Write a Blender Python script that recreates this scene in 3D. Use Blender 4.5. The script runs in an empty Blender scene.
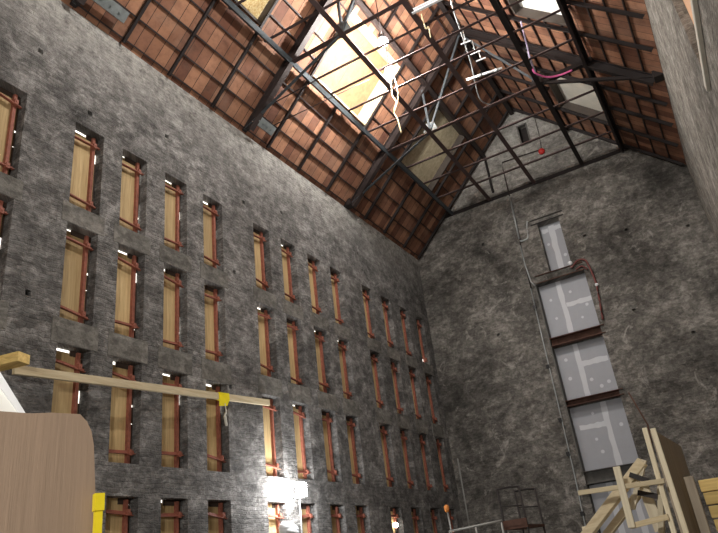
import bpy, math, random
from mathutils import Vector, Matrix
random.seed(7)
S = 9.3          # metres per plan unit; the plan unit is the distance from the camera to the long window wall
H0 = 1.65        # eye height above the floor
def W(x, y, z): return Vector((x*S, y*S, z*S + H0))
C = bpy.context.scene.collection

# ------------------------------------------------------------------ materials
def new_mat(name):
    m = bpy.data.materials.new(name); m.use_nodes = True
    nt = m.node_tree; nt.nodes.clear()
    out = nt.nodes.new('ShaderNodeOutputMaterial')
    b = nt.nodes.new('ShaderNodeBsdfPrincipled')
    nt.links.new(b.outputs[0], out.inputs[0])
    return m, nt, b
def N(nt, t, **kw):
    n = nt.nodes.new(t)
    for k, v in kw.items():
        if k in n.inputs: n.inputs[k].default_value = v
        else: setattr(n, k, v)
    return n
def ramp(nt, fac, stops):
    r = nt.nodes.new('ShaderNodeValToRGB')
    e = r.color_ramp.elements
    while len(e) < len(stops): e.new(0.5)
    for i, (p, c) in enumerate(stops):
        e[i].position = p; e[i].color = (*c, 1) if len(c) == 3 else c
    nt.links.new(fac, r.inputs[0]); return r
def mix(nt, fac, a, b, mode='MIX'):
    m = nt.nodes.new('ShaderNodeMix'); m.data_type = 'RGBA'; m.blend_type = mode
    for i, v in ((0, fac), (6, a), (7, b)):
        if hasattr(v, 'is_output') or hasattr(v, 'links'): nt.links.new(v, m.inputs[i])
        else: m.inputs[i].default_value = v if i == 0 else ((*v, 1) if len(v) == 3 else v)
    return m.outputs[2]
def lin(r, g, b):
    f = lambda c: (c/255/12.92) if c/255 <= .04045 else ((c/255+.055)/1.055)**2.4
    return (f(r), f(g), f(b))
def noise(nt, vec, scale, detail=4, rough=.6, dist=0):
    n = N(nt, 'ShaderNodeTexNoise'); n.inputs['Scale'].default_value = scale
    n.inputs['Detail'].default_value = detail; n.inputs['Roughness'].default_value = rough
    n.inputs['Distortion'].default_value = dist
    nt.links.new(vec, n.inputs['Vector']); return n

def masonry(name, plane, dark, mid, light, mortar, bw, rh, bump=.5, stain=.5, seed=0, mortar_glow=None):
    """rough old brickwork, half covered with smeared mortar; plane = which two axes the courses lie in"""
    m, nt, b = new_mat(name)
    tc = N(nt, 'ShaderNodeTexCoord'); sx = N(nt, 'ShaderNodeSeparateXYZ')
    nt.links.new(tc.outputs['Object'], sx.inputs[0])
    cb = N(nt, 'ShaderNodeCombineXYZ')
    hz = N(nt, 'ShaderNodeMath', operation='ADD'); nt.links.new(sx.outputs[0], hz.inputs[0]); nt.links.new(sx.outputs[1], hz.inputs[1])
    nt.links.new(hz.outputs[0], cb.inputs[0]); nt.links.new(sx.outputs[plane[1]], cb.inputs[1])
    off = N(nt, 'ShaderNodeVectorMath', operation='ADD'); off.inputs[1].default_value = (seed*3.7, seed*1.3, seed)
    nt.links.new(cb.outputs[0], off.inputs[0]); v = off.outputs[0]
    wob = noise(nt, v, 2.2, 3, .6)
    sub = N(nt, 'ShaderNodeVectorMath', operation='SUBTRACT'); sub.inputs[1].default_value = (.5, .5, .5)
    nt.links.new(wob.outputs['Color'], sub.inputs[0])
    sc = N(nt, 'ShaderNodeVectorMath', operation='SCALE'); sc.inputs['Scale'].default_value = .16
    nt.links.new(sub.outputs[0], sc.inputs[0])
    ad = N(nt, 'ShaderNodeVectorMath', operation='ADD')
    nt.links.new(v, ad.inputs[0]); nt.links.new(sc.outputs[0], ad.inputs[1]); wv = ad.outputs[0]
    br = N(nt, 'ShaderNodeTexBrick'); br.inputs['Scale'].default_value = 1
    br.inputs['Brick Width'].default_value = bw; br.inputs['Row Height'].default_value = rh
    br.inputs['Mortar Size'].default_value = rh*.16; br.inputs['Mortar Smooth'].default_value = .6
    br.inputs['Bias'].default_value = 0
    br.inputs['Color1'].default_value = (*dark, 1); br.inputs['Color2'].default_value = (*mid, 1)
    br.inputs['Mortar'].default_value = (*mortar, 1)
    nt.links.new(wv, br.inputs['Vector'])
    st = N(nt, 'ShaderNodeMapping'); st.inputs['Scale'].default_value = (1, 1.35, 1)
    nt.links.new(wv, st.inputs[0])
    n1 = noise(nt, st.outputs[0], 2.3, 7, .78)
    r1 = ramp(nt, n1.outputs[0], [(.34, tuple(c*.72 for c in dark)), (.5, mid), (.64, light)])
    col = mix(nt, .74, br.outputs['Color'], r1.outputs[0])
    vo = N(nt, 'ShaderNodeTexVoronoi'); vo.inputs['Scale'].default_value = 5.5
    nt.links.new(st.outputs[0], vo.inputs['Vector'])
    bw = N(nt, 'ShaderNodeRGBToBW'); nt.links.new(vo.outputs['Color'], bw.inputs[0])
    rv = ramp(nt, bw.outputs[0], [(.2, (.62, .61, .6)), (.5, (1, 1, 1)), (.8, (1.32, 1.31, 1.3))])
    col = mix(nt, .5, col, rv.outputs[0], 'MULTIPLY')
    n2 = noise(nt, v, .33, 5, .62, .6)
    r2 = ramp(nt, n2.outputs[0], [(.33, (1-stain*.62,)*3), (.5, (1, 1, 1)), (.70, (1+stain*.55,)*3)])
    col = mix(nt, 1.0, col, r2.outputs[0], 'MULTIPLY')
    n4 = noise(nt, st.outputs[0], 9, 3, .7)
    r4 = ramp(nt, n4.outputs[0], [(.30, (.62, .60, .58)), (.55, (1, 1, 1)), (.75, (1.3, 1.28, 1.25))])
    col = mix(nt, .8, col, r4.outputs[0], 'MULTIPLY')
    n5 = noise(nt, v, 1.1, 6, .75, 1.2)
    r5 = ramp(nt, n5.outputs[0], [(.58, (0, 0, 0)), (.70, (1, 1, 1))])
    ff = N(nt, 'ShaderNodeMath', operation='MULTIPLY'); ff.inputs[1].default_value = .7*stain
    nt.links.new(r5.outputs[0], ff.inputs[0])
    col = mix(nt, ff.outputs[0], col, tuple(min(1, c*1.5) for c in light))
    if mortar_glow:   # patchy mortar splash, plus lamp glow painted in as a paler wall top
        mz = N(nt, 'ShaderNodeMapRange'); mz.inputs[1].default_value = mortar_glow[0]; mz.inputs[2].default_value = mortar_glow[1]
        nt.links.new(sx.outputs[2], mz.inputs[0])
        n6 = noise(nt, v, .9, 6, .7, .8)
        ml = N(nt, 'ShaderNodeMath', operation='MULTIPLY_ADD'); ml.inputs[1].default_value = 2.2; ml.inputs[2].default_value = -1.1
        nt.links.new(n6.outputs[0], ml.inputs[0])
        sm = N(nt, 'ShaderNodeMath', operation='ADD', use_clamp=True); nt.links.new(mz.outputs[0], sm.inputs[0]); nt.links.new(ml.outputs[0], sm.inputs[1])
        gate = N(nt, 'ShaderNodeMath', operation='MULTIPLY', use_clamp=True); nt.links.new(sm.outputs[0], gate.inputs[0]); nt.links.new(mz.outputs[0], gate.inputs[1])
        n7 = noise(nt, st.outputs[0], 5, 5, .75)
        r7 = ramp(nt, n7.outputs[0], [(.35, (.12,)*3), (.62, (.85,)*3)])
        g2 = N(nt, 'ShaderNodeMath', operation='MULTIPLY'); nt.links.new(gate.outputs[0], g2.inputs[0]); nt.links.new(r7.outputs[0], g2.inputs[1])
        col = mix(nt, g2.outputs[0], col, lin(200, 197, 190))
    nt.links.new(col, b.inputs['Base Color']); b.inputs['Roughness'].default_value = .93
    b.inputs['Specular IOR Level'].default_value = .2
    n3 = noise(nt, st.outputs[0], 6.5, 6, .7)
    hm = N(nt, 'ShaderNodeMath', operation='MULTIPLY_ADD'); hm.inputs[1].default_value = .35
    inv = N(nt, 'ShaderNodeMath', operation='SUBTRACT'); inv.inputs[0].default_value = 1
    nt.links.new(br.outputs['Fac'], inv.inputs[1])
    nt.links.new(inv.outputs[0], hm.inputs[0]); nt.links.new(n3.outputs[0], hm.inputs[2])
    bp = N(nt, 'ShaderNodeBump'); bp.inputs['Strength'].default_value = bump; bp.inputs['Distance'].default_value = .09
    nt.links.new(hm.outputs[0], bp.inputs['Height']); nt.links.new(bp.outputs[0], b.inputs['Normal'])
    return m

def plain(name, col, rough=.7, metal=0, var=.25, scale=6, bump=0.0, spec=.4, stretch=(1, 1, 1)):
    m, nt, b = new_mat(name)
    tc = N(nt, 'ShaderNodeTexCoord'); mp = N(nt, 'ShaderNodeMapping'); mp.inputs['Scale'].default_value = stretch
    nt.links.new(tc.outputs['Object'], mp.inputs[0])
    n = noise(nt, mp.outputs[0], scale, 5, .65)
    d = tuple(c*(1-var) for c in col); l = tuple(min(1, c*(1+var)) for c in col)
    r = ramp(nt, n.outputs[0], [(.3, d), (.5, col), (.72, l)])
    nt.links.new(r.outputs[0], b.inputs['Base Color'])
    b.inputs['Roughness'].default_value = rough; b.inputs['Metallic'].default_value = metal
    b.inputs['Specular IOR Level'].default_value = spec
    if bump:
        bp = N(nt, 'ShaderNodeBump'); bp.inputs['Strength'].default_value = bump; bp.inputs['Distance'].default_value = .02
        nt.links.new(n.outputs[0], bp.inputs['Height']); nt.links.new(bp.outputs[0], b.inputs['Normal'])
    return m

def tile_mat(name):
    """fired clay roof tiles seen from below, each a slightly different red-brown"""
    m, nt, b = new_mat(name)
    uv = N(nt, 'ShaderNodeUVMap'); uv.uv_map = 'slope'
    br = N(nt, 'ShaderNodeTexBrick'); br.offset = 0; br.inputs['Scale'].default_value = 1
    br.inputs['Brick Width'].default_value = .31; br.inputs['Row Height'].default_value = .0426*S*math.sqrt(2)
    br.inputs['Mortar Size'].default_value = .009; br.inputs['Bias'].default_value = -.05
    br.inputs['Color1'].default_value = (*lin(104, 66, 50), 1); br.inputs['Color2'].default_value = (*lin(166, 120, 92), 1)
    br.inputs['Mortar'].default_value = (*lin(52, 34, 26), 1)
    nt.links.new(uv.outputs[0], br.inputs['Vector'])
    n = noise(nt, uv.outputs[0], 3, 5, .7)
    r = ramp(nt, n.outputs[0], [(.3, (.55, .5, .48)), (.52, (1, 1, 1)), (.72, (1.25, 1.2, 1.1))])
    col = mix(nt, .8, br.outputs['Color'], r.outputs[0], 'MULTIPLY')
    n2 = noise(nt, uv.outputs[0], .8, 4, .6)
    r2 = ramp(nt, n2.outputs[0], [(.52, (0, 0, 0)), (.72, (1, 1, 1))])
    f = N(nt, 'ShaderNodeMath', operation='MULTIPLY'); f.inputs[1].default_value = .35
    nt.links.new(r2.outputs[0], f.inputs[0])
    col = mix(nt, f.outputs[0], col, lin(150, 126, 108))
    nt.links.new(col, b.inputs['Base Color']); b.inputs['Roughness'].default_value = .85
    bp = N(nt, 'ShaderNodeBump'); bp.inputs['Strength'].default_value = .3; bp.inputs['Distance'].default_value = .02
    nt.links.new(n.outputs[0], bp.inputs['Height']); nt.links.new(bp.outputs[0], b.inputs['Normal'])
    return m

def wood(name, dark, light, along, scale=3.0, rough=.75):
    """sawn timber or plywood with grain along one axis"""
    m, nt, b = new_mat(name)
    tc = N(nt, 'ShaderNodeTexCoord'); mp = N(nt, 'ShaderNodeMapping')
    s = [6, 6, 6]; s['xyz'.index(along)] = .35
    mp.inputs['Scale'].default_value = s
    nt.links.new(tc.outputs['Object'], mp.inputs[0])
    oi = N(nt, 'ShaderNodeObjectInfo')
    ad = N(nt, 'ShaderNodeVectorMath', operation='ADD'); nt.links.new(mp.outputs[0], ad.inputs[0])
    nt.links.new(oi.outputs['Random'], ad.inputs[1])
    n = noise(nt, ad.outputs[0], scale, 5, .65, .8)
    r = ramp(nt, n.outputs[0], [(.3, dark), (.65, light)])
    hsv = N(nt, 'ShaderNodeHueSaturation'); nt.links.new(r.outputs[0], hsv.inputs['Color'])
    mr = N(nt, 'ShaderNodeMapRange'); mr.inputs[3].default_value = .8; mr.inputs[4].default_value = 1.15
    nt.links.new(oi.outputs['Random'], mr.inputs[0]); nt.links.new(mr.outputs[0], hsv.inputs['Value'])
    nt.links.new(hsv.outputs[0], b.inputs['Base Color']); b.inputs['Roughness'].default_value = rough
    return m
def emit(name, col, strength):
    m = bpy.data.materials.new(name); m.use_nodes = True; nt = m.node_tree; nt.nodes.clear()
    o = nt.nodes.new('ShaderNodeOutputMaterial'); e = nt.nodes.new('ShaderNodeEmission')
    e.inputs[0].default_value = (*col, 1); e.inputs[1].default_value = strength
    nt.links.new(e.outputs[0], o.inputs[0]); return m

M = dict(
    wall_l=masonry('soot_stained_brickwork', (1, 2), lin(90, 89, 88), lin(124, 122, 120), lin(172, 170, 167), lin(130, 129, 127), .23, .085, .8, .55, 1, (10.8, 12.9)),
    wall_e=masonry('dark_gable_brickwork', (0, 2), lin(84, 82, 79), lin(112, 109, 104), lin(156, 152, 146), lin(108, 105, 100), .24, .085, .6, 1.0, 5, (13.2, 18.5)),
    wall_r=masonry('grey_side_brickwork', (1, 2), lin(104, 101, 95), lin(140, 136, 129), lin(176, 172, 165), lin(132, 129, 122), .24, .085, .6, .5, 9),
    lintel=masonry('smooth_stone_lintel', (1, 2), lin(94, 92, 88), lin(118, 116, 111), lin(140, 137, 132), lin(112, 110, 106), 1.4, .5, .35, .3, 3),
    concrete=plain('old_concrete', lin(122, 118, 110), .9, 0, .22, 2.2, .4, .2),
    floor=plain('dusty_concrete_floor', lin(120, 115, 106), .9, 0, .2, 1.2, .2, .2),
    tile=tile_mat('fired_clay_tiles'),
    steel=plain('dark_rusty_steel', lin(52, 43, 41), .6, .2, .35, 3, 0, .4),
    steel_b=plain('black_painted_steel', lin(36, 30, 29), .6, .1, .3, 3, 0, .4),
    grid=plain('rust_primed_steel', lin(84, 68, 66), .6, .1, .25, 3, 0, .4),
    purlin=plain('blue_grey_steel', lin(74, 80, 84), .5, .2, .25, 3, 0, .45),
    plate=plain('grey_steel_plate', lin(122, 128, 128), .5, .2, .3, 5, 0, .45),
    red=plain('red_oxide_paint', lin(148, 90, 74), .65, 0, .38, 8, 0, .4),
    rust=plain('rusted_beam', lin(92, 66, 56), .8, 0, .35, 5, .3, .3),
    beam_grey=plain('grey_painted_beam', lin(98, 96, 92), .7, 0, .25, 5, .2, .3),
    ply=wood('plywood', lin(168, 140, 94), lin(206, 180, 132), 'z'),
    ply_pale=wood('pale_plywood', lin(128, 90, 64), lin(150, 110, 80), 'x', 1.2),
    peach=plain('peach_plywood', lin(226, 180, 144), .75, 0, .08, 2, 0, .3),
    ply_dusty=wood('dusty_plywood', lin(150, 138, 112), lin(186, 174, 146), 'x', 1.2),
    ply_yellow=wood('yellow_boards', lin(196, 146, 60), lin(252, 236, 186), 'x', 5),
    white_board=plain('white_board', lin(232, 232, 226), .6, 0, .04, 2, 0, .3),
    offwhite=plain('dusty_white_board', lin(206, 202, 190), .7, 0, .12, 1.5, 0, .3),
    curb=wood('pale_curb_timber', lin(190, 168, 132), lin(212, 194, 160), 'y'),
    curb_d=plain('dark_curb', lin(70, 62, 56), .7, 0, .2, 3),
    packing=plain('old_packing', lin(66, 54, 46), .9, 0, .3, 6),
    drywall=plain('grey_drywall', lin(168, 170, 176), .85, 0, .04, 3, 0, .2),
    mud=plain('joint_compound', lin(206, 208, 212), .85, 0, .03, 3, 0, .2),
    timber=wood('sawn_timber', lin(190, 172, 136), lin(218, 204, 172), 'y'),
    timber_x=wood('sawn_timber_cross', lin(190, 172, 136), lin(218, 204, 172), 'x'),
    timber_z=wood('sawn_timber_upright', lin(204, 190, 160), lin(232, 222, 196), 'z'),
    timber_y=wood('yellow_timber', lin(196, 162, 92), lin(236, 206, 134), 'x'),
    grey_ply=wood('weathered_plywood', lin(144, 132, 116), lin(176, 162, 142), 'z'),
    brownboard=plain('brown_fibreboard', lin(144, 124, 106), .8, 0, .10, 7, .25, .2, (3, 3, .12)),
    white=plain('white_enamel', lin(236, 238, 240), .4, 0, .03, 3),
    galv=plain('galvanised_pipe', lin(172, 176, 176), .4, .5, .12, 6),
    yellow=plain('yellow_paint', lin(226, 204, 34), .5, 0, .1, 5),
    tape=plain('yellow_tape', lin(244, 226, 40), .5, 0, .06, 5),
    redpipe=plain('red_brown_pipe', lin(112, 58, 54), .5, 0, .2, 6),
    bell=plain('red_enamel', lin(176, 44, 40), .35, 0, .1, 6),
    pink=plain('pink_cable', lin(232, 110, 170), .5, 0, .1, 6),
    lilac=plain('pale_violet_cable', lin(200, 186, 216), .5, 0, .1, 6),
    cord=plain('pale_yellow_cord', lin(224, 206, 160), .6, 0, .1, 6),
    orange=plain('orange_cap', lin(222, 140, 70), .5, 0, .1, 6),
    dark=plain('dark_opening', lin(40, 36, 34), .95, 0, .3, 3),
    alu=plain('dull_aluminium', lin(146, 146, 142), .5, .4, .12, 6),
    black=plain('black_casing', lin(30, 30, 31), .5, 0, .1, 6),
    globe=emit('glaring_bulb_glass', (1, .965, .92), 1150),
    lens=emit('lit_lamp_glass', (1, .97, .92), 60),
    glow=emit('glowing_white', (1, .95, .85), 14),
)

# ------------------------------------------------------------------ mesh builder
class MB:
    def __init__(self): self.v = []; self.f = []; self.sm = []
    def face(self, pts, smooth=False):
        i = len(self.v); self.v += [Vector(p) for p in pts]; self.f.append(tuple(range(i, i+len(pts)))); self.sm.append(smooth)
    def hexa(self, P, smooth=False):
        i = len(self.v); self.v += [Vector(p) for p in P]
        for q in ((0, 3, 2, 1), (4, 5, 6, 7), (0, 1, 5, 4), (1, 2, 6, 5), (2, 3, 7, 6), (3, 0, 4, 7)):
            self.f.append(tuple(i+k for k in q)); self.sm.append(smooth)
    def box(self, a, b):
        x0, y0, z0 = a; x1, y1, z1 = b
        self.hexa([(x0, y0, z0), (x1, y0, z0), (x1, y1, z0), (x0, y1, z0), (x0, y0, z1), (x1, y0, z1), (x1, y1, z1), (x0, y1, z1)]); return self
    def beam(self, p, q, w, h, up=(0, 0, 1), off=(0, 0)):
        """rectangular bar from p to q; w across, h along 'up'"""
        p = Vector(p); q = Vector(q); d = (q-p).normalized(); up = Vector(up)
        s = d.cross(up)
        if s.length < 1e-4: s = d.cross(Vector((0, 1, 0)))
        s.normalize(); u = s.cross(d).normalized()
        o = s*off[0] + u*off[1]
        c = [(-w/2, -h/2), (w/2, -h/2), (w/2, h/2), (-w/2, h/2)]
        self.hexa([p+o+s*a+u*b for a, b in c] + [q+o+s*a+u*b for a, b in c]); return self
    def ibeam(self, p, q, w, h, t=.02, up=(0, 0, 1)):
        self.beam(p, q, w, t, up, (0, h/2-t/2)); self.beam(p, q, w, t, up, (0, -h/2+t/2)); self.beam(p, q, t, h-2*t, up); return self
    def tee(self, p, q, w, h, t=.014, up=(0, 0, 1)):
        self.beam(p, q, w, t, up, (0, -h/2+t/2)); self.beam(p, q, t*1.3, h-t, up, (0, t/2)); return self
    def channel(self, p, q, w, h, t=.016, up=(0, 0, 1)):
        self.beam(p, q, w, t, up, (0, h/2-t/2)); self.beam(p, q, w, t, up, (0, -h/2+t/2)); self.beam(p, q, t, h-2*t, up, (-w/2+t/2, 0)); return self
    def angle(self, p, q, w, h, t=.012, up=(0, 0, 1)):
        self.beam(p, q, w, t, up, (0, -h/2+t/2)); self.beam(p, q, t, h-t, up, (-w/2+t/2, t/2)); return self
    def tube(self, pts, r, n=8):
        pts = [Vector(p) for p in pts]; rings = []
        ref = Vector((0, 0, 1))
        for i, p in enumerate(pts):
            a = pts[max(0, i-1)]; b = pts[min(len(pts)-1, i+1)]; d = (b-a).normalized()
            s = d.cross(ref)
            if s.length < .1: s = d.cross(Vector((1, 0, 0)))
            s.normalize(); u = s.cross(d)
            rr = r[i] if isinstance(r, (list, tuple)) else r
            k = len(self.v); rings.append(k)
            for j in range(n):
                t = 2*math.pi*j/n; self.v.append(p + s*math.cos(t)*rr + u*math.sin(t)*rr)
        for a, b in zip(rings, rings[1:]):
            for j in range(n):
                self.f.append((a+j, a+(j+1) % n, b+(j+1) % n, b+j)); self.sm.append(True)
        self.f.append(tuple(rings[0]+j for j in reversed(range(n)))); self.sm.append(False)
        self.f.append(tuple(rings[-1]+j for j in range(n))); self.sm.append(False); return self
    def ball(self, c, r, n=12, m=8):
        c = Vector(c)
        pts = [c+Vector((0, 0, r*math.cos(math.pi*i/m))) for i in range(m+1)]
        rad = [max(.0005, r*math.sin(math.pi*i/m)) for i in range(m+1)]
        return self.tube([tuple(p) for p in pts], rad, n)
    def build(self, name, mat, parent=None, base=(0, 0, 0), bevel=0):
        me = bpy.data.meshes.new(name); b = Vector(base)
        me.from_pydata([tuple(v-b) for v in self.v], [], self.f)
        me.polygons.foreach_set('use_smooth', self.sm); me.materials.append(mat); me.update()
        o = bpy.data.objects.new(name, me); C.objects.link(o)
        if parent is not None: o.parent = parent
        if bevel:
            md = o.modifiers.new('bevel', 'BEVEL'); md.width = bevel; md.segments = 2; md.limit_method = 'ANGLE'
        return o
def tag(o, label, cat, group=None, kind=None):
    o['label'] = label; o['category'] = cat
    if group: o['group'] = group
    if kind: o['kind'] = kind
    return o
class T:
    """an Empty at the thing's base with its parts as children; parts are given in world metres"""
    def __init__(self, name, label, cat, base, group=None):
        self.b = Vector(base); o = self.o = bpy.data.objects.new(name, None); C.objects.link(o)
        o.location = self.b; o.empty_display_size = .2; tag(o, label, cat, group, 'thing')
    def part(self, name, mb, mat, parent=None, bevel=0, label=None):
        o = mb.build(name, mat, parent or self.o, self.b, bevel)
        if label: o['label'] = label
        return o
def single(name, mb, mat, label, cat, base, group=None, bevel=0):
    o = mb.build(name, mat, None, base, bevel); o.location = Vector(base)
    return tag(o, label, cat, group, 'thing')
def smooth_path(pts, n=6):
    P = [Vector(p) for p in pts]; out = []
    for i in range(len(P)-1):
        p0, p1, p2, p3 = P[max(0, i-1)], P[i], P[i+1], P[min(len(P)-1, i+2)]
        for k in range(n):
            t = k/n
            out.append(.5*((2*p1)+(p2-p0)*t+(2*p0-5*p1+4*p2-p3)*t*t+(3*p1-p0-3*p2+p3)*t**3))
    return out+[P[-1]]

# ------------------------------------------------------------------ plan
YB, YE = -0.62, 2.445               # rear of the hall, gable wall
XL, XR, XA = -1.0, 0.123, -0.44     # window wall, side wall, ridge
ZF, ZE, ZA = -H0/S, 1.228, 1.79     # floor, eaves, ridge
mL = (ZA-ZE)/(XA-XL); mR = (ZA-ZE)/(XR-XA)
zL = lambda x: ZE+(x-XL)*mL
zR = lambda x: ZE+(XR-x)*mR
WW, WH = .072, .2
COLS = [.517, .7007, .8241, .952, 1.0815, 1.2821, 1.4107, 1.5477, 1.6778, 1.8829, 2.0259, 2.1724, 2.3169]
NEARER = [.13, .26, .387]
ROWS = [.9308, .6865, .4371, .1784]
TH = .0246                           # wall thickness

def wall(name, mat, u_axis, lo, hi, holes, front, back, clip=None, extra_u=()):
    """wall in a vertical plane with rectangular openings. u runs along y or x; holes = (u0,u1,v0,v1,depth or None for through)"""
    us = sorted({lo[0], hi[0], *extra_u, *[h[0] for h in holes], *[h[1] for h in holes]})
    vs = sorted({lo[1], hi[1], *[h[2] for h in holes], *[h[3] for h in holes]})
    us = [u for u in us if lo[0] <= u <= hi[0]]; vs = [v for v in vs if lo[1] <= v <= hi[1]]
    mb = MB()
    def pt(u, v, d):
        return W(d, u, v) if u_axis == 'y' else W(u, d, v)
    sgn = 1 if back > front else -1
    for d, through_only in ((front, False), (back, True)):
        for i in range(len(us)-1):
            for j in range(len(vs)-1):
                cu, cv = (us[i]+us[i+1])/2, (vs[j]+vs[j+1])/2
                if any(h[0] < cu < h[1] and h[2] < cv < h[3] and not (through_only and h[4]) for h in holes): continue
                poly = [(us[i], vs[j]), (us[i+1], vs[j]), (us[i+1], vs[j+1]), (us[i], vs[j+1])]
                if clip: poly = clip(poly)
                if len(poly) >= 3: mb.face([pt(u, v, d) for u, v in poly])
    for (u0, u1, v0, v1, dep) in holes:
        e = back if dep is None else front + sgn*dep
        c = [(u0, v0), (u1, v0), (u1, v1), (u0, v1)]
        for k in range(4):
            a, b = c[k], c[(k+1) % 4]
            mb.face([pt(*a, front), pt(*b, front), pt(*b, e), pt(*a, e)])
        if dep is not None: mb.face([pt(*p, e) for p in c])
    o = mb.build(name, mat); o['kind'] = 'structure'; return o

# ------------------------------------------------------------------ setting
holes = []
for y in NEARER[:0] + COLS:
    for r, z in enumerate(ROWS): holes.append((y, y+WW, z-WH, z, None))
def putlog(y, z, s=.011): holes.append((y, y+s, z-s, z, .02))
for y, z in ((.727, .978), (.60, 1.06), (1.24, .985), (.95, 1.045), (1.42, 1.03), (1.88, 1.06), (.63, .52), (1.16, .44), (1.19, .75), (2.10, .98)): putlog(y, z)
wall_left = wall('wall_left', M['wall_l'], 'y', (YB, ZF), (YE, ZE+.02), holes, XL, XL-TH)
# old floor-slab edges showing as smoother bands between the rows of windows
for k, (zb, zt) in enumerate(((ROWS[1], ROWS[0]-WH), (ROWS[2], ROWS[1]-WH), (ROWS[3], ROWS[2]-WH))):
    for y in (COLS if k < 2 else []):
        mb = MB(); a = W(XL-.0005, y-.014, zb+.0005); b = W(XL+.0013, y+WW+.014, zt-.0005)
        mb.box(a, b); o = mb.build('lintel_block', M['lintel'], wall_left, bevel=.018)
def clip_gable(poly):
    for f in (lambda u, v: zL(u)-v+.004, lambda u, v: zR(u)-v+.004):
        out = []
        for i in range(len(poly)):
            a, b = poly[i], poly[(i+1) % len(poly)]
            fa, fb = f(*a), f(*b)
            if fa >= 0: out.append(a)
            if (fa >= 0) != (fb >= 0):
                t = fa/(fa-fb); out.append((a[0]+(b[0]-a[0])*t, a[1]+(b[1]-a[1])*t))
        poly = out
        if len(poly) < 3: return []
    return poly
SX0, SX1, TX0, TX1 = -.523, -.333, -.459, -.371
eh = [(SX0, SX1, ZF+.02, .950, .042), (TX0, TX1, .985, 1.200, .042), (-.437, -.394, 1.577, 1.681, .04)]
for x, z in ((-.30, 1.09), (-.15, 1.06), (-.21, .75), (-.72, .80), (.05, 1.0), (-.7, 1.2), (-.05, .62)): eh.append((x, x+.011, z-.010, z, .015))
wall_end = wall('wall_end', M['wall_e'], 'x', (XL-.0, ZF), (XR, ZA+.01), eh, YE, YE+TH+.03, clip_gable, (XA,))
# ledge across the gable at tie level
mb = MB(); mb.box(W(-.86, YE-.006, 1.376), W(-.035, YE+.004, 1.390)); o = mb.build('ledge', M['steel_b'], wall_end); o['label'] = 'dark horizontal ledge across gable'
mb = MB(); mb.box(W(-.70, YE-.002, 1.503), W(-.17, YE+.004, 1.510)); o = mb.build('ledge', M['concrete'], wall_end)

RY0, RY1, RZ0, RZ1 = .80, 1.03, .642, .93
wall_right = wall('wall_right', M['wall_r'], 'y', (YB, ZF), (YE, ZE+.02), [(RY0, RY1, RZ0, RZ1, None)], XR, XR+.045)
mb = MB(); mb.box(W(XR-.006, RY0-.006, RZ0-.012), W(XR+.044, RY1+.004, RZ0+.001))
o = mb.build('window_sill', M['offwhite'], wall_right, bevel=.01); o['label'] = 'pale window sill'
def clip_back(poly): return clip_gable(poly)
wall_back = wall('wall_back', M['wall_r'], 'x', (XL, ZF), (XR, ZA+.01), [], YB, YB-TH, clip_back, (XA,))
mb = MB(); mb.box(W(XL-TH, YB-TH, ZF)-Vector((0, 0, .2)), W(XR+.045, YE+TH, ZF)); f = mb.build('floor', M['floor']); f['kind'] = 'structure'

SKY_L = [(.80, 1.115, -.805, -.640), (1.365, 1.690, -.805, -.640), (1.965, 2.250, -.812, -.620)]
SKY_R = [(1.40, 1.672, -.206, -.062), (2.005, 2.262, -.214, -.055)]
GAP_R = [(1.853, 1.890, -.140, -.104)]
def slope(name, side, openings):
    z = zL if side == 'L' else zR
    x0, x1 = (XL-.04, XA) if side == 'L' else (XA, XR+.05)
    ys = sorted({YB-.03, YE+.0, *[o[0] for o in openings], *[o[1] for o in openings]})
    xs = sorted({x0, x1, *[o[2] for o in openings], *[o[3] for o in openings]})
    m = mL if side == 'L' else -mR
    nrm = Vector((-m, 0, 1)).normalized()
    mb = MB(); uvs = []
    L = math.sqrt(1+m*m)*S
    ref = XL+.010 if side == 'L' else XR
    for i in range(len(ys)-1):
        for j in range(len(xs)-1):
            cy, cx = (ys[i]+ys[i+1])/2, (xs[j]+xs[j+1])/2
            if any(o[0] < cy < o[1] and o[2] < cx < o[3] for o in openings): continue
            c = [(ys[i], xs[j]), (ys[i+1], xs[j]), (ys[i+1], xs[j+1]), (ys[i], xs[j+1])]
            lo = [W(x, y, z(x)) for y, x in c]; hi = [p+nrm*.12 for p in lo]
            mb.hexa(lo+hi)
            uv8 = [(y*S, ((x-ref) if side == 'L' else (ref-x))*L) for y, x in c]*2
            for q in ((0, 3, 2, 1), (4, 5, 6, 7), (0, 1, 5, 4), (1, 2, 6, 5), (2, 3, 7, 6), (3, 0, 4, 7)):
                uvs += [uv8[k] for k in q]
    o = mb.build(name, M['tile']); o['kind'] = 'structure'
    ul = o.data.uv_layers.new(name='slope')
    for i, u in enumerate(uvs): ul.data[i].uv = u
    return o, nrm, z
ceil_l, nL, _ = slope('ceiling_left', 'L', SKY_L)
ceil_r, nR, _ = slope('ceiling_right', 'R', SKY_R+GAP_R)

# thin tee bars along each slope that carry the tiles (cut at the skylights)
def tees(side, xs, openings, parent):
    z = zL if side == 'L' else zR; n = nL if side == 'L' else nR
    for x in xs:
        mb = MB(); cuts = sorted([(o[0], o[1]) for o in openings if o[2]-.004 < x < o[3]+.004]); a = .45
        for s, e in cuts+[(YE-.004, None)]:
            if s > a: mb.tee(W(x, a, z(x))-n*.035, W(x, s, z(x))-n*.03, .036, .05, .012, n)
            if e: a = e
        mb.build('tee_bar', M['steel'], parent)
tees('L', [-.990+.0426*k for k in range(13) if k != 4], SKY_L, ceil_l)
tees('R', [XR-.0426*k for k in range(1, 13) if k != 4], SKY_R, ceil_r)

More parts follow.
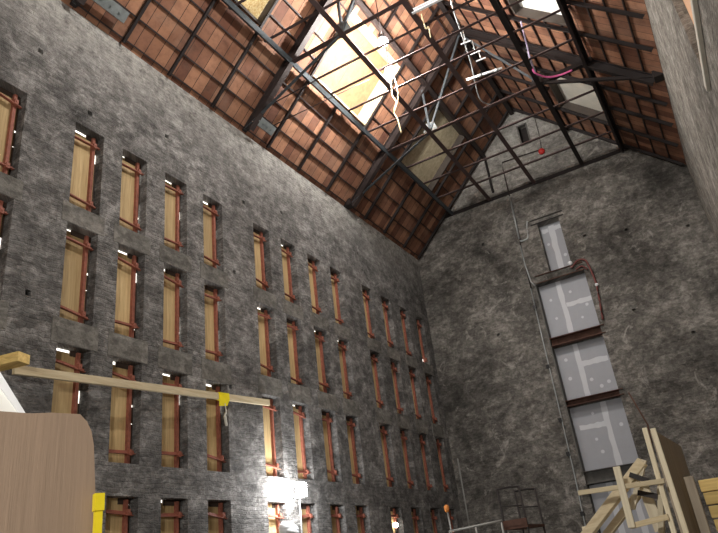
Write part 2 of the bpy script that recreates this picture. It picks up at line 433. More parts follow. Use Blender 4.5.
# ------------------------------------------------------------------ steel roof frame
ORD = ['', 'second', 'third', 'fourth', 'fifth', 'sixth', 'seventh', 'eighth', 'ninth', 'tenth', 'eleventh', 'twelfth']
TRUSS = [.66, 1.252, 1.84]
def rafters(side, ys, openings):
    z = zL if side == 'L' else zR; n = nL if side == 'L' else nR; x0 = XL if side == 'L' else XR
    nm = 'window-wall' if side == 'L' else 'side-wall'
    for k, y in enumerate(ys):
        cuts = [o for o in openings if o[0]+.01 < y < o[1]-.01]
        which = 'first' if k == 0 else ORD[k]
        spans = [(x0, XA, '')]
        if cuts:
            o = cuts[0]; lo, hi = (o[2], o[3])
            spans = [(x0, lo-.008, ', lower piece below the skylight'), (hi+.008, XA, ', upper piece above the skylight')] if side == 'L' else \
                    [(x0, hi+.008, ', lower piece below the skylight'), (lo-.008, XA, ', upper piece above the skylight')]
        for a, b, wd_ in spans:
            mb = MB()
            a2 = a+(.004 if side == 'L' else -.004) if a == x0 else a
            b2 = b+(-.006 if side == 'L' else .006) if b == XA else b
            mb.tee(W(a2, y, z(a2))-n*.10, W(b2, y, z(b2))-n*.10, .07, .11, .018, n)
            single('roof_rafter', mb, M['steel_b'], f'dark steel rafter on {nm} slope, {which} from the gable{wd_}', 'rafter', W(a, y, z(a)), f'rafters on the {nm} slope')
rafters('L', [2.425, 2.282, 2.109, 1.955, 1.690, 1.520, 1.358, 1.109, .947, .80], SKY_L)
rafters('R', [2.425, 2.272, 2.125, 1.990, 1.690, 1.540, 1.385, 1.110, .95, .80], SKY_R)

def purlin(x, side, label, mat, w=.12, h=.17):
    z = zL if side == 'L' else zR; n = nL if side == 'L' else nR
    mb = MB(); mb.channel(W(x, .5, z(x))-n*(.155+h/2), W(x, YE-.003, z(x))-n*(.155+h/2), w, h, .02, n)
    single('roof_purlin', mb, mat, label, 'purlin', W(x, YE-.003, z(x)), 'roof purlins')
purlin(-.822, 'L', 'blue-grey steel purlin along the lower edge of the window-wall skylights', M['purlin'])
purlin(-.622, 'L', 'steel purlin above the skylights of the window-wall slope', M['steel'])
purlin(-.046, 'R', 'dark steel purlin along the lower edge of the white side-wall skylights', M['steel_b'])
purlin(-.228, 'R', 'dark steel purlin above the white skylights on the side-wall slope', M['steel_b'])
mb = MB(); mb.ibeam(W(XA, .5, ZA-.028), W(XA, YE-.003, ZA-.028), .16, .26, .02)
single('ridge_beam', mb, M['steel_b'], 'dark steel ridge beam running under the peak of the roof', 'beam', W(XA, YE, ZA-.04))

GZ = 1.393
GX = [-.622, -.425, -.223]
def truss(y, label, plate_len):
    t = T('roof_truss', label, 'truss', W(XL, y, ZE), 'roof trusses')
    m = M['steel_b']
    t.part('middle_tie', MB().angle(W(GX[0], y, GZ-.002), W(GX[2], y, GZ-.002), .13, .13), M['grid'])
    for side, x0, z, n in (('L', XL+.012, zL, nL), ('R', XR-.012, zR, nR)):
        mat = M['steel'] if side == 'L' else m
        t.part('principal_rafter', MB().ibeam(W(x0, y, z(x0))-n*.19, W(XA, y, z(XA))-n*.19, .17, .26, .024, n), mat)
        gx = GX[0] if side == 'L' else GX[2]
        px = -.822 if side == 'L' else -.046
        ux = -.622 if side == 'L' else -.228
        t.part('sloping_tie', MB().angle(W(x0, y, ZE+.006), W(gx, y, GZ), .09, .09), M['purlin'] if side == 'L' else m)
        t.part('horizontal_tie', MB().angle(W(px, y, GZ-.002), W(gx, y, GZ-.002), .15, .15), M['grid'] if side == 'L' else m)
        t.part('post', MB().angle(W(gx, y, GZ), W(ux, y, z(ux)-.03), .07, .07, .012, (0, 1, 0)), M['purlin'])
        t.part('diagonal', MB().angle(W(gx, y, GZ), W(XA, y, ZA-.05), .07, .07, .012, (0, 1, 0)), M['purlin'])
        mb = MB(); a = W(gx, y+.0015, GZ); s = -1 if side == 'L' else 1
        mb.hexa([a+Vector(v) for v in ((-.28, -.008, -.05), (.28, -.008, -.05), (.28, .008, -.05), (-.28, .008, -.05), (-.10, -.008, .34), (.16, -.008, .34), (.16, .008, .34), (-.10, .008, .34))])
        t.part('gusset_plate', mb, M['plate'] if side == 'L' else m)
        if side == 'L' and plate_len:
            mb = MB(); q = W(-.962, y-.006, zL(-.962))-n*.30
            mb.beam(q, q+Vector((0, plate_len, 0)), .26, .03, n); mb.beam(q+Vector((-.11, 0, -.05)), q+Vector((-.11, plate_len, -.05)), .02, .12, n)
            for i in range(4):
                c = q+Vector((0, plate_len*(.15+.22*i), 0))-n*.02; mb.tube([c, c-n*.03], .022, 8)
            t.part('bearing_plate', mb, M['plate'], label='pale grey steel plate at the wall head')
            mb = MB(); q = W(XL+.004, y-.004, ZE+.002); mb.box(q, q+Vector((.26, .14, .30)))
            t.part('bearing_shoe', mb, M['steel_b'])
        else:
            mb = MB(); q = W(x0, y, ZE); mb.box(q+Vector((-.14, -.16, -.02)), q+Vector((.16, .16, .20))); t.part('bearing_shoe', mb, m)
truss(TRUSS[0], 'steel roof truss over the near end of the window wall, nearest of three', 1.05)
truss(TRUSS[1], 'steel roof truss at the lower side of the brightly lit skylight, middle of three', .78)
truss(TRUSS[2], 'steel roof truss between the lit skylight and the gable wall, farthest of three', 0)

for k, x in enumerate(GX):
    mb = MB(); mb.angle(W(x, .5, GZ), W(x, YE-.004, GZ-.006), .15, .15, .016)
    single('ceiling_grid_runner', mb, M['grid'] if k < 2 else M['steel_b'], ['long rusty steel bar running to the gable wall, on the window-wall side of the grid',
        'long rusty steel bar running down the middle of the hanging roof grid', 'long dark steel bar running to the gable wall, on the side-wall side of the grid'][k],
        'steel bar', W(x, YE-.004, GZ), 'long bars of the roof grid')
XB = [2.295, 2.150, 2.000, 1.705, 1.562, 1.456, 1.370, 1.150, 1.0]
XBL = ['first', 'second', 'third', 'fourth, beyond the truss,', 'fifth', 'sixth', 'seventh', 'eighth', 'ninth']
for k, y in enumerate(XB):
    mb = MB(); dx = [.0, .01, 0, 0, .0, 0, 0, 0, 0][k]
    mb.angle(W(-.822, y, GZ+.008), W(-.046, y+.012, GZ+.008), .085, .085, .012)
    which = ('first' if k == 0 else ORD[k])
    single('ceiling_grid_bar', mb, M['grid'], f'thin steel bar crossing the hanging roof grid, {which} from the gable wall', 'steel bar', W(-.822, y, GZ), 'cross bars of the roof grid')
single('tie_rod', MB().tube([W(-.944, 1.253, 1.272), W(-.62, 1.37, GZ+.004)], .018, 8), M['steel'], 'thin steel rod rising from the pale bearing plate to the grid, nearer one', 'rod', W(-.944, 1.253, 1.272), 'thin tie rods')
single('tie_rod', MB().tube([W(-.953, 1.325, 1.264), W(-.663, 1.474, GZ+.004)], .014, 8), M['steel'], 'thinner steel rod starting at the far end of the pale bearing plate', 'rod', W(-.953, 1.325, 1.264), 'thin tie rods')

# skylights: boarded over from above, with a raised curb of four sides
def skylight(side, o, label, pm, cm, boards=0, deep=.20):
    y0, y1, x0, x1 = o; z = zL if side == 'L' else zR; n = nL if side == 'L' else nR
    t = T('skylight', label, 'skylight', W((x0+x1)/2, (y0+y1)/2, z((x0+x1)/2)), 'boarded skylights')
    mb = MB(); P = [(y0, x0), (y1, x0), (y1, x1), (y0, x1)]
    if boards:
        for k in range(boards):
            a = y0+(y1-y0)*k/boards; b = y0+(y1-y0)*(k+.9)/boards
            Q = [(a, x0), (b, x0), (b, x1), (a, x1)]
            mb.hexa([W(x, y, z(x))+n*(.20+.02*(k % 2)) for y, x in Q]+[W(x, y, z(x))+n*(.24+.02*(k % 2)) for y, x in Q])
        P2 = [W(x, y, z(x))+n*.28 for y, x in P]; mb.hexa(P2+[p+n*.02 for p in P2])
    else:
        g = (y1-y0)/2
        for k in range(2):
            a = y0+g*k; b = a+g-.0006
            Q = [(a, x0), (b, x0), (b, x1), (a, x1)]
            mb.hexa([W(x, y, z(x))+n*deep for y, x in Q]+[W(x, y, z(x))+n*(deep+.02) for y, x in Q])
    t.part('board_panel', mb, pm)
    for k in range(4):
        (ya, xa), (yb, xb) = P[k], P[(k+1) % 4]
        a = W(xa, ya, z(xa)); b = W(xb, yb, z(xb))
        mb = MB().beam(a+n*(deep/2-.03), b+n*(deep/2-.03), .055, deep+.08, n); t.part('curb', mb, cm)
skylight('L', SKY_L[0], 'small skylight lined with yellow timber boards, nearest on the window-wall slope', M['ply_yellow'], M['curb_d'], 14)
skylight('L', SKY_L[1], 'brightly lit skylight boarded with peach plywood beside the work lights', M['ply_pale'], M['curb'], 0, .42)
skylight('L', SKY_L[2], 'dim skylight boarded with dusty plywood near the gable wall', M['ply_dusty'], M['curb_d'])
skylight('R', SKY_R[0], 'clean white boarded skylight high on the side-wall slope', M['white_board'], M['curb_d'])
skylight('R', SKY_R[1], 'dusty off-white boarded skylight by the gable on the side-wall slope', M['offwhite'], M['curb_d'])

# ------------------------------------------------------------------ windows boarded up with plywood and red steel
w, h = WW*S, WH*S
panel_v = [MB().box((-.225, .0, 0), (-.205, w*.95, h-g)).build('plywood_panel', M['ply']).data for g in (.05, .065, .04)]
upright = MB().channel((-.17, w*.81, 0), (-.17, w*.81, h-.03), .06, .07, .01, (1, 0, 0)).build('steel_upright', M['red']).data
brace_v = []
for tilt in (.05, .09, -.02):
    mb = MB(); mb.angle((-.095, .0, tilt/2), (-.095, w*.96, -tilt/2), .06, .065, .01)
    mb.box((-.125, w*.74, -.05), (-.06, w*.84, .05)); brace_v.append(mb.build('steel_brace', M['red']).data)
pack_v = []
for k in range(4):
    rr = random.Random(40+k); z = 0; L_v = []
    while z < h-.02:
        L_ = rr.uniform(.25, .6); z2 = min(h-.01, z+L_)
        mb = MB().box((-.215, w*.945, z), (-.203, w*rr.choice((.968, 1.0, 1.0)), z2)); z = z2+rr.choice((0, .02, .05, .12, .22))
        L_v.append(mb.build('packing_strip', M['packing']).data)
    mb = MB().box((-.222, w*rr.choice((.35, .5, .6, .8)), h-.1), (-.19, w, h)); L_v.append(mb.build('packing_strip', M['packing']).data)
    pack_v.append(L_v)
bolt = MB().tube([(-.13, w*.79, 0), (-.045, w*.79, 0)], .018, 8).build('bolt', M['red']).data
for o in [o for o in C.objects if o.name.split('.')[0] in ('plywood_panel', 'steel_upright', 'steel_brace', 'packing_strip', 'bolt')]: bpy.data.objects.remove(o)
def ch(name, data, parent, loc=(0, 0, 0), rot=0, sc=None):
    o = bpy.data.objects.new(name, data); C.objects.link(o); o.parent = parent; o.location = loc; o.rotation_euler = (rot, 0, 0)
    if sc: o.scale = sc
    return o
ROWN = ['top row', 'second row from top', 'third row from top', 'bottom row']
GRP = ['nearest group of four', 'middle group of four', 'farthest group of four']
PLC = ['first', 'second', 'third', 'fourth']
rnd = random.Random(3)
for r, z in enumerate(ROWS):
    for c, y in enumerate(COLS):
        o = bpy.data.objects.new('window_boarding', None); C.objects.link(o); o.location = W(XL, y, z-WH); o.empty_display_size = .2
        if c == 0: lab = f'boarded narrow window with red braces, lone at near end of the {ROWN[r]}'
        else:
            lab = f'plywood-boarded narrow window with red braces, {PLC[(c-1)%4]} in {GRP[(c-1)//4]}, {ROWN[r]}'
        tag(o, lab, 'boarded window', f'boarded windows in the {ROWN[r]}', 'thing')
        gap = (r == 0 and c == 12)
        ch('plywood_panel', panel_v[(c+r) % 3], o, (0, 0, .30 if gap else 0), 0, (1, 1, (h-.34)/h) if gap else ((1, 1, 1.0+.045*((c % 3) > 0)) if r == 3 else None))
        ch('steel_upright', upright, o)
        for pk in pack_v[(c*3+r+c//4) % 4]: ch('packing_strip', pk, o)
        for zz in (h-rnd.uniform(.22, .30), rnd.uniform(.16, .30)):
            b = ch('steel_brace', brace_v[rnd.randrange(3)], o, (0, 0, zz)); ch('bolt', bolt, b)

# side wall window
t = T('window_boarding', 'large window boarded with peach plywood high on the side wall', 'boarded window', W(XR, RY0, RZ0))
t.part('plywood_panel', MB().box(W(XR+.015, RY0, RZ0+.001), W(XR+.018, RY1, RZ1)), M['peach'])

# ------------------------------------------------------------------ tall slot in the gable wall, filled with drywall between steel beams
DY = YE+.035
def drywall(x0, x1, z0, z1, label, joints, spots):
    t = T('drywall_panel', label, 'drywall panel', W((x0+x1)/2, DY, z0), 'drywall panels in the gable slot')
    t.part('board', MB().box(W(x0, DY, z0), W(x1, DY+.003, z1)), M['drywall'])
    for (a, b, c, d) in joints:   # fractions of the panel
        X0, X1 = x0+(x1-x0)*a, x0+(x1-x0)*b; Z0, Z1 = z0+(z1-z0)*c, z0+(z1-z0)*d
        mb = MB(); n_ = 7
        hor = (X1-X0) > (Z1-Z0)
        top, bot = [], []
        for k in range(n_+1):
            f = k/n_; j = .0022
            if hor:
                top.append((X0+(X1-X0)*f, Z1+rnd.uniform(-j, j))); bot.append((X0+(X1-X0)*f, Z0+rnd.uniform(-j, j)))
            else:
                top.append((X1+rnd.uniform(-j, j), Z0+(Z1-Z0)*f)); bot.append((X0+rnd.uniform(-j, j), Z0+(Z1-Z0)*f))
        for k in range(n_):
            q = [bot[k], bot[k+1], top[k+1], top[k]]
            mb.hexa([W(x, DY-.0003, z) for x, z in q]+[W(x, DY+.0002, z) for x, z in q])
        t.part('taped_joint', mb, M['mud'])
    for (a, b) in spots:
        cx, cz = x0+(x1-x0)*a, z0+(z1-z0)*b
        t.part('screw_patch', MB().tube([W(cx, DY+.0002, cz), W(cx, DY-.0003, cz)], rnd.uniform(.045, .07), 10), M['mud'])
drywall(TX0, TX1, .985, 1.2, 'narrow drywall panel in the upper notch of the gable slot', [(.36, .62, 0, .96), (.05, .35, .84, .93), (.63, .95, .85, .93)], [(.8, .3), (.2, .6)])
drywall(SX0, SX1, .727, .95, 'upper wide drywall panel in the gable slot, below the narrow notch', [(.36, .46, 0, 1), (.46, .97, .50, .58)], [(.18, .7), (.2, .35), (.6, .75), (.7, .25), (.85, .45)])
drywall(SX0, SX1, .484, .69, 'middle wide drywall panel in the gable slot, between two brown beams', [(.36, .46, 0, 1), (.46, .95, .56, .66)], [(.17, .75), (.16, .4), (.7, .15), (.55, .3), (.85, .2)])
drywall(SX0, SX1, .235, .460, 'lower wide drywall panel in the gable slot, crossbar joint to the left', [(.58, .68, 0, 1), (.10, .58, .62, .70)], [(.4, .85), (.35, .45), (.4, .25), (.85, .6)])
drywall(SX0, SX1, ZF+.025, .188, 'lowest drywall panel in the gable slot, behind the timber scaffold', [(.30, .42, 0, 1), (.7, .8, 0, 1)], [(.55, .6), (.2, .8)])
def crossbeam(x0, x1, z0, z1, label, mat, y0=YE-.006):
    mb = MB(); p, q = W(x0, 0, 0).x, W(x1, 0, 0).x
    yy = (y0+.012)*S; zc = (z0+z1)/2
    mb.channel(W(x0, y0+.014, zc), W(x1, y0+.014, zc), .26, (z1-z0)*S, .02)
    mb.beam(W(x0, y0+.0405, zc), W(x1, y0+.0405, zc), .08, (z1-z0)*S*.7)
    single('steel_crossbeam', mb, mat, label, 'steel beam', W(x0, y0, z0), 'crossbeams of the gable slot')
crossbeam(-.520, -.330, .951, .984, 'rusty red steel beam below the narrow top panel of the gable slot', M['rust'])
crossbeam(-.528, -.318, .692, .724, 'rusty brown beam between the upper and middle wide drywall panels', M['rust'])
crossbeam(-.530, -.318, .462, .483, 'brown steel beam between the middle and lower wide drywall panels', M['rust'])
crossbeam(-.526, -.336, .190, .233, 'grey steel beam below the lower wide drywall panel', M['beam_grey'])
crossbeam(-.484, -.350, 1.201, 1.222, 'dark steel lintel over the narrow top panel of the gable slot', M['steel_b'])
mb = MB(); mb.box(W(-.528, YE-.006, .235), W(-.5225, YE+.03, .950))
single('slot_jamb_post', mb, M['beam_grey'], 'grey steel post up the edge of the wide drywall slot beside the conduit', 'post', W(-.528, YE, .235))
# gable louvre
mb = MB(); t = T('gable_vent', 'small dark framed vent opening under the roof peak in the gable', 'vent', W(-.437, YE, 1.577))
fr = MB()
for a, b in (((-.4385, 1.5755), (-.4325, 1.6825)), ((-.398, 1.5755), (-.392, 1.6825)), ((-.4385, 1.5755), (-.392, 1.581)), ((-.4385, 1.677), (-.392, 1.6825))):
    fr.box(W(a[0], YE-.003, a[1]), W(b[0], YE+.01, b[1]))
t.part('frame', fr, M['beam_grey']); t.part('backing', MB().box(W(-.437, YE+.03, 1.577), W(-.394, YE+.033, 1.681)), M['dark'])

# pipes, conduits and the bell on the gable
yc = YE-.006
t = T('conduit', 'thin grey conduit with boxes running down the gable beside the drywall slot', 'conduit', W(-.553, yc, .05))
t.part('pipe', MB().tube([W(-.366, yc, 1.523), W(-.45, yc, 1.530), W(-.532, yc, 1.534), W(-.537, yc, 1.50), W(-.539, yc, 1.16), W(-.545, yc, 1.12), W(-.543, yc, .94)], .022, 8), M['steel'])
t.part('bright_pipe', MB().tube([W(-.537, yc-.003, 1.36), W(-.541, yc-.003, 1.16)], .032, 8), M['galv'])
t.part('elbow', MB().tube(smooth_path([W(-.541, yc, 1.15), W(-.525, yc, 1.148), W(-.506, yc, 1.155), W(-.50, yc, 1.20), W(-.492, yc, 1.225)]), .03, 8), M['galv'])
t.part('bright_pipe', MB().tube([W(-.544, yc-.003, 1.13), W(-.543, yc-.003, 1.04), W(-.537, yc-.003, .965), W(-.527, yc-.003, .945)], .024, 8), M['galv'])
t.part('pipe', MB().tube([W(-.545, yc, .94), W(-.548, yc, .70), W(-.550, yc, .46), W(-.554, yc, .21), W(-.562, yc, .0), W(-.562, yc, ZF)], .022, 8), M['galv'])
for x, z in ((-.548, .86), (-.553, .62), (-.556, .42), (-.558, .30), (-.56, .10)):
    t.part('pipe_clamp', MB().box(W(x-.006, yc-.004, z-.007), W(x+.006, YE, z+.007)), M['black'])
t = T('alarm_bell', 'round red alarm bell high on the gable wall', 'bell', W(-.362, YE, 1.513))
t.part('gong', MB().tube([W(-.362, YE-.003, 1.513), W(-.362, YE-.010, 1.513), W(-.362, YE-.015, 1.513)], [.13, .125, .05], 20), M['bell'])
t.part('back_box', MB().box(W(-.376, YE-.004, 1.508), W(-.366, YE, 1.524)), M['white'])
t.part('lead', MB().tube([W(-.36, YE-.005, 1.525), W(-.353, YE-.005, 1.60), W(-.352, YE-.005, 1.69)], .012, 6), M['steel'])
t = T('gable_light', 'small white lamp on the rusty beam beside the narrow drywall panel', 'lamp', W(-.371, YE-.012, .99))
t.part('globe', MB().ball(W(-.372, YE-.016, .987), .085), M['white']); t.part('holder', MB().box(W(-.376, YE-.012, .97), W(-.368, YE-.003, .982)), M['redpipe'])
t = T('red_pipe', 'red-brown pipe looping from the beam down beside the upper wide drywall panel', 'pipe', W(-.33, YE-.008, .76))
t.part('pipe', MB().tube(smooth_path([W(-.372, yc-.002, .972), W(-.345, yc-.002, .992), W(-.318, yc-.002, .985), W(-.308, yc-.002, .945), W(-.303, yc-.002, .88), W(-.310, yc-.002, .80), W(-.316, yc-.002, .74)]), .035, 8), M['redpipe'])
t.part('valve', MB().ball(W(-.302, yc-.004, .875), .06), M['white'])
t.part('pipe', MB().tube(smooth_path([W(-.36, yc-.002, .958), W(-.335, yc-.002, .965), W(-.318, yc-.002, .945)]), .03, 8), M['redpipe'])
single('rain_pipe', MB().tube([W(-.602, YE-.007, 1.60), W(-.602, YE-.007, 1.41)], .05, 8), M['steel_b'], 'short dark pipe on the gable just under the window-wall roof slope', 'pipe', W(-.602, YE, 1.41))

# ------------------------------------------------------------------ fittings in the roof
def batten(x0, x1, y, z, label):
    t = T('fluorescent_batten', label, 'light fitting', W(x0, y, z), 'white fluorescent battens')
    t.part('housing', MB().beam(W(x0, y, z), W(x1, y+.006, z), .15, .06), M['white'], bevel=.008)
    t.part('reflector', MB().beam(W(x0, y, z)-Vector((0, 0, .045)), W(x1, y+.006, z)-Vector((0, 0, .045)), .07, .05), M['white'])
    for x in (x0+.01, x1-.01): t.part('hanger', MB().tube([W(x, y, z), W(x, y, z+.03)], .008, 6), M['steel'])
batten(-.425, -.30, 1.303, GZ-.006, 'white fluorescent batten beside the middle bar of the grid, near the top edge')
t = T('white_pipe', 'white pipe lying across the grid near the roof peak', 'pipe', W(-.41, 1.69, GZ+.015), None)
t.part('pipe', MB().tube([W(-.415, 1.685, GZ+.012), W(-.30, 1.707, GZ+.012)], .038, 10), M['white'])
for f in (.35, .8): t.part('collar', MB().tube([W(-.415+.115*f, 1.685+.022*f, GZ+.012), W(-.405+.115*f, 1.687+.022*f, GZ+.012)], .052, 10), M['galv'])
for p, lab in (((-.372, 1.545, GZ+.03), 'nearest of three'), ((-.365, 1.605, GZ+.03), 'middle of three'), ((-.362, 1.645, GZ+.03), 'farthest of three')):
    t = T('pipe_bracket', f'small white pipe bracket hanging in the dark peak of the roof, {lab}', 'bracket', W(*p), 'small white brackets')
    t.part('arm', MB().beam(W(p[0], p[1], p[2]), W(p[0]+.032, p[1]+.004, p[2]), .03, .035), M['white'])
    t.part('hook', MB().tube([W(p[0]+.016, p[1], p[2]), W(p[0]+.016, p[1], p[2]+.05)], .012, 6), M['galv'])
single('roof_conduit', MB().tube(smooth_path([W(-.325, 1.36, 1.43), W(-.339, 1.422, 1.43), W(-.374, 1.623, 1.425), W(-.405, 1.75, 1.42), W(-.416, 1.815, 1.41), W(-.40, 1.858, GZ+.014), W(-.37, 1.862, GZ+.012)]), .022, 8), M['galv'],
       'thin grey conduit curving down onto the farthest truss tie', 'conduit', W(-.37, 1.862, GZ+.012))
single('cable', MB().tube(smooth_path([W(-.192, 1.60, 1.45), W(-.205, 1.68, 1.42), W(-.213, 1.735, 1.395), W(-.2155, 1.744, 1.388)]), .022, 6), M['lilac'], 'pale violet cable strung beside the dark grid bar by the white skylights', 'cable', W(-.216, 1.769, 1.41))
single('cable', MB().tube(smooth_path([W(-.216, 1.742, 1.387), W(-.214, 1.762, 1.374), W(-.187, 1.808, 1.375), W(-.150, 1.822, 1.373), W(-.1115, 1.815, 1.366)]), .03, 6), M['pink'], 'bright pink cable looped below the white skylights', 'cable', W(-.2, 1.85, 1.40))

# ------------------------------------------------------------------ lamps
def point(name, loc, power, r=.12, col=(1, .93, .85)):
    l = bpy.data.lights.new(name, 'POINT'); l.energy = power; l.shadow_soft_size = r; l.color = col
    o = bpy.data.objects.new(name, l); C.objects.link(o); o.location = loc; return o
def fill_flood(label, c, aim, bar):
    t = T('work_light', label, 'work light', c, 'work lights hung in the roof')
    c = Vector(c); d = (Vector(aim)-c).normalized()
    s = d.cross(Vector((0, 0, 1))).normalized(); u = s.cross(d)
    def pr(q0, q1, w0, h0, w1, h1):
        mb = MB(); mb.hexa([q0+s*a*w0+u*b*h0 for a, b in ((-1, -1), (1, -1), (1, 1), (-1, 1))]+[q1+s*a*w1+u*b*h1 for a, b in ((-1, -1), (1, -1), (1, 1), (-1, 1))]); return mb
    t.part('housing', pr(c-d*.13, c-d*.02, .12, .09, .21, .16), M['black'])
    t.part('lamp_glass', pr(c-d*.02, c+d*.005, .20, .15, .20, .15), M['lens'])
    t.part('bracket', MB().tube([c+s*.23, c+s*.23+Vector((0, 0, .22)), c-s*.23+Vector((0, 0, .22)), c-s*.23], .014, 6), M['steel_b'])
    t.part('clamp', MB().tube([c+Vector((0, 0, .22)), Vector(bar)], .02, 6), M['steel_b'])
    return c+d*.22
WARM = (1, .965, .92)
def bulb(label, c, bar, mat, r=.14):
    c = Vector(c); t = T('work_light', label, 'work light', c, 'work lights hung in the roof')
    t.part('globe', MB().ball(c, r, 16, 10), mat)
    t.part('socket', MB().tube([c+Vector((0, 0, r-.01)), c+Vector((0, 0, r+.10))], [.05, .04], 10), M['black'])
    t.part('hanger', MB().tube([c+Vector((0, 0, r+.09)), Vector(bar)+Vector((0, 0, max(0, 0)))], .014, 6), M['steel_b'])
    return c
bulb('glaring work light above the grid by the peach skylight, upper one without dangling cord', W(-.558, 1.384, 1.420), W(-.558, 1.384, zL(-.558)-.016), M['globe'])
bulb('glaring work light above the grid by the peach skylight, lower one with the cord', W(-.600, 1.505, 1.420), W(-.600, 1.505, zL(-.600)-.016), M['globe'])
# two fill lamps added out of view, on the grid and behind the viewer
p = fill_flood('added fill lamp hung from the grid toward the rear of the hall', W(-.30, .78, 1.34), W(-.8, .95, .5), W(-.223, .78, GZ)); point('rear_fill_bulb', p, 1000, .16, WARM)
c = W(-.06, -.45, .36); t = T('tripod_light', 'added fill lamp on a tripod behind the viewer', 'work light', Vector((c.x, c.y, 0)))
t.part('mast', MB().tube([Vector((c.x, c.y, .9)), Vector((c.x, c.y, c.z-.15))], .02, 10), M['alu'])
for k in range(3):
    a = 2.1*k+.4; t.part('leg', MB().tube([Vector((c.x, c.y, 1.0)), Vector((c.x+.6*math.cos(a), c.y+.6*math.sin(a), .012))], .014, 8), M['alu'])
t.part('housing', MB().box(c+Vector((-.2, -.1, -.14)), c+Vector((.2, 0, .14))), M['black'], bevel=.01)
t.part('lamp_glass', MB().box(c+Vector((-.18, 0, -.12)), c+Vector((.18, .012, .12))), M['lens'])
point('tripod_bulb', c+Vector((0, .2, .0)), 1500, .16, WARM)
single('power_cord', MB().tube(smooth_path([W(-0.6087, 1.5125, 1.4200), W(-0.6065, 1.5147, 1.3914), W(-0.6109, 1.5147, 1.3342), W(-0.6021, 1.5147, 1.3011), W(-0.6142, 1.5147, 1.2692), W(-0.6065, 1.5147, 1.2340), W(-0.6032, 1.5147, 1.1845)]), .02, 6), M['cord'],
       'pale yellow cord dangling from the lower roof work light', 'cord', W(-0.6032, 1.5147, 1.1845))
single('power_cord', MB().tube(smooth_path([W(-0.5955, 1.5125, 1.4145), W(-0.5911, 1.5169, 1.3595), W(-0.5955, 1.5169, 1.3100), W(-0.6120, 1.5147, 1.2714)]), .014, 6), M['cord'],
       'short pale cord looped beside the long dangling one under the roof lamp', 'cord', W(-0.6120, 1.5147, 1.2714))
single('power_cord', MB().tube(smooth_path([W(-.405, 1.32, GZ-.012), W(-.403, 1.325, 1.33), W(-.396, 1.33, 1.335), W(-.398, 1.335, 1.30)]), .016, 6), M['cord'],
       'pale cord drooping from the white fluorescent batten', 'cord', W(-.40, 1.33, 1.3))

# tripod work light against the window wall
c = W(-.955, 1.339, .1997)
t = T('tripod_light', 'glaring work light on a tall tripod in front of the bottom-row windows', 'work light', Vector((c.x+.05, c.y, 0)))
bx = Vector((c.x+.05, c.y, 0))
t.part('mast', MB().tube([bx+Vector((0, 0, .9)), bx+Vector((0, 0, 2.2)), c-Vector((-.05, 0, .2))], [.025, .02, .015], 10), M['alu'])
for k in range(3):
    a = 2.1*k+.4; t.part('leg', MB().tube([bx+Vector((0, 0, 1.0)), bx+Vector((.62*math.cos(a)*.55, .62*math.sin(a), .012))], .014, 8), M['alu'])
t.part('collar', MB().tube([bx+Vector((0, 0, .92)), bx+Vector((0, 0, 1.06))], .04, 10), M['black'])
t.part('housing', MB().box(c+Vector((.0, -.16, -.10)), c+Vector((.1, .16, .10))), M['black'], bevel=.01)
t.part('lamp_glass', MB().box(c+Vector((-.03, -.2, -.15)), c+Vector((.0, .2, .15))), M['lens'], bevel=.012)
t.part('lamp_glass', MB().box(c+Vector((.1, -.2, -.15)), c+Vector((.13, .2, .15))), M['lens'], bevel=.012)
t.part('yoke', MB().tube([c+Vector((.05, -.22, 0)), c+Vector((.05, -.22, -.2)), c+Vector((.05, .22, -.2)), c+Vector((.05, .22, 0))], .012, 6), M['black'])
point('tripod_bulb', c+Vector((-.12, 0, -.02)), 85, .09, (.95, .97, 1)); point('tripod_bulb', c+Vector((.26, 0, -.02)), 110, .1, (.95, .97, 1))
t = T('glowing_ball', 'small glowing white ball lying in a bottom-row window of the farthest group', 'lamp', W(-1.012, 1.925, .122))
t.part('bulb', MB().ball(W(-1.010, 1.925, .126), .075), M['glow']); t.part('cage', MB().tube([W(-1.010, 1.925, .116), W(-1.012, 1.928, .085), W(-1.013, 1.93, .06)], .04, 8), M['black'])  # small white thing of unclear kind, made to glow
t = T('white_sack', 'white plastic sack slumped on a post under the glaring tripod light', 'sack', Vector((W(-.972, 0, 0).x, W(0, 1.322, 0).y, 0)))
mb = MB(); cc = W(-.972, 1.322, .108)
for k in range(2): mb.tube(smooth_path([cc+Vector((.0, -.30, -.02+.05*k)), cc+Vector((.02, -.18, .03+.06*k)), cc+Vector((0, .05, .02+.06*k)), cc+Vector((.01, .27, -.02+.05*k))], 4), [.05, .09, .11, .12, .13, .13, .13, .13, .12, .10, .09, .07, .03], 10)
t.part('body', mb, M['white'])
t.part('stand', MB().box(cc+Vector((-.12, -.2, -cc.z)), cc+Vector((.12, .2, -.10))), M['grey_ply'])

# ------------------------------------------------------------------ timber plank and beam along the window wall
def board(name, a, b, w, h, mat, label, cat, group=None, up=(0, 0, 1)):
    return single(name, MB().beam(a, b, w, h, up), mat, label, cat, a, group, .006)
board('timber_plank', W(-1.018, .578, .369), W(-.936, .600, .3705), .24, .15, M['timber_y'], 'yellowish timber plank end poking out of the window wall above the brown board', 'plank')
board('timber_beam', W(-.968, .604, .360), W(-.992, 1.298, .4135), .06, .14, M['timber'], 'long pale timber beam slanting across the windows of the window wall', 'beam')
t = T('yellow_tag', 'bright yellow plastic tag tied round the long timber beam', 'tag', W(-.985, 1.115, .40))
d = (W(-.992, 1.298, .4135)-W(-.968, .604, .360)).normalized(); q0 = W(-.968, .604, .360)+d*(W(-.992, 1.298, .4135)-W(-.968, .604, .360)).length*.745
t.part('wrap', MB().beam(q0-d*.17, q0+d*.17, .075, .16, (0, 0, 1)), M['tape'])
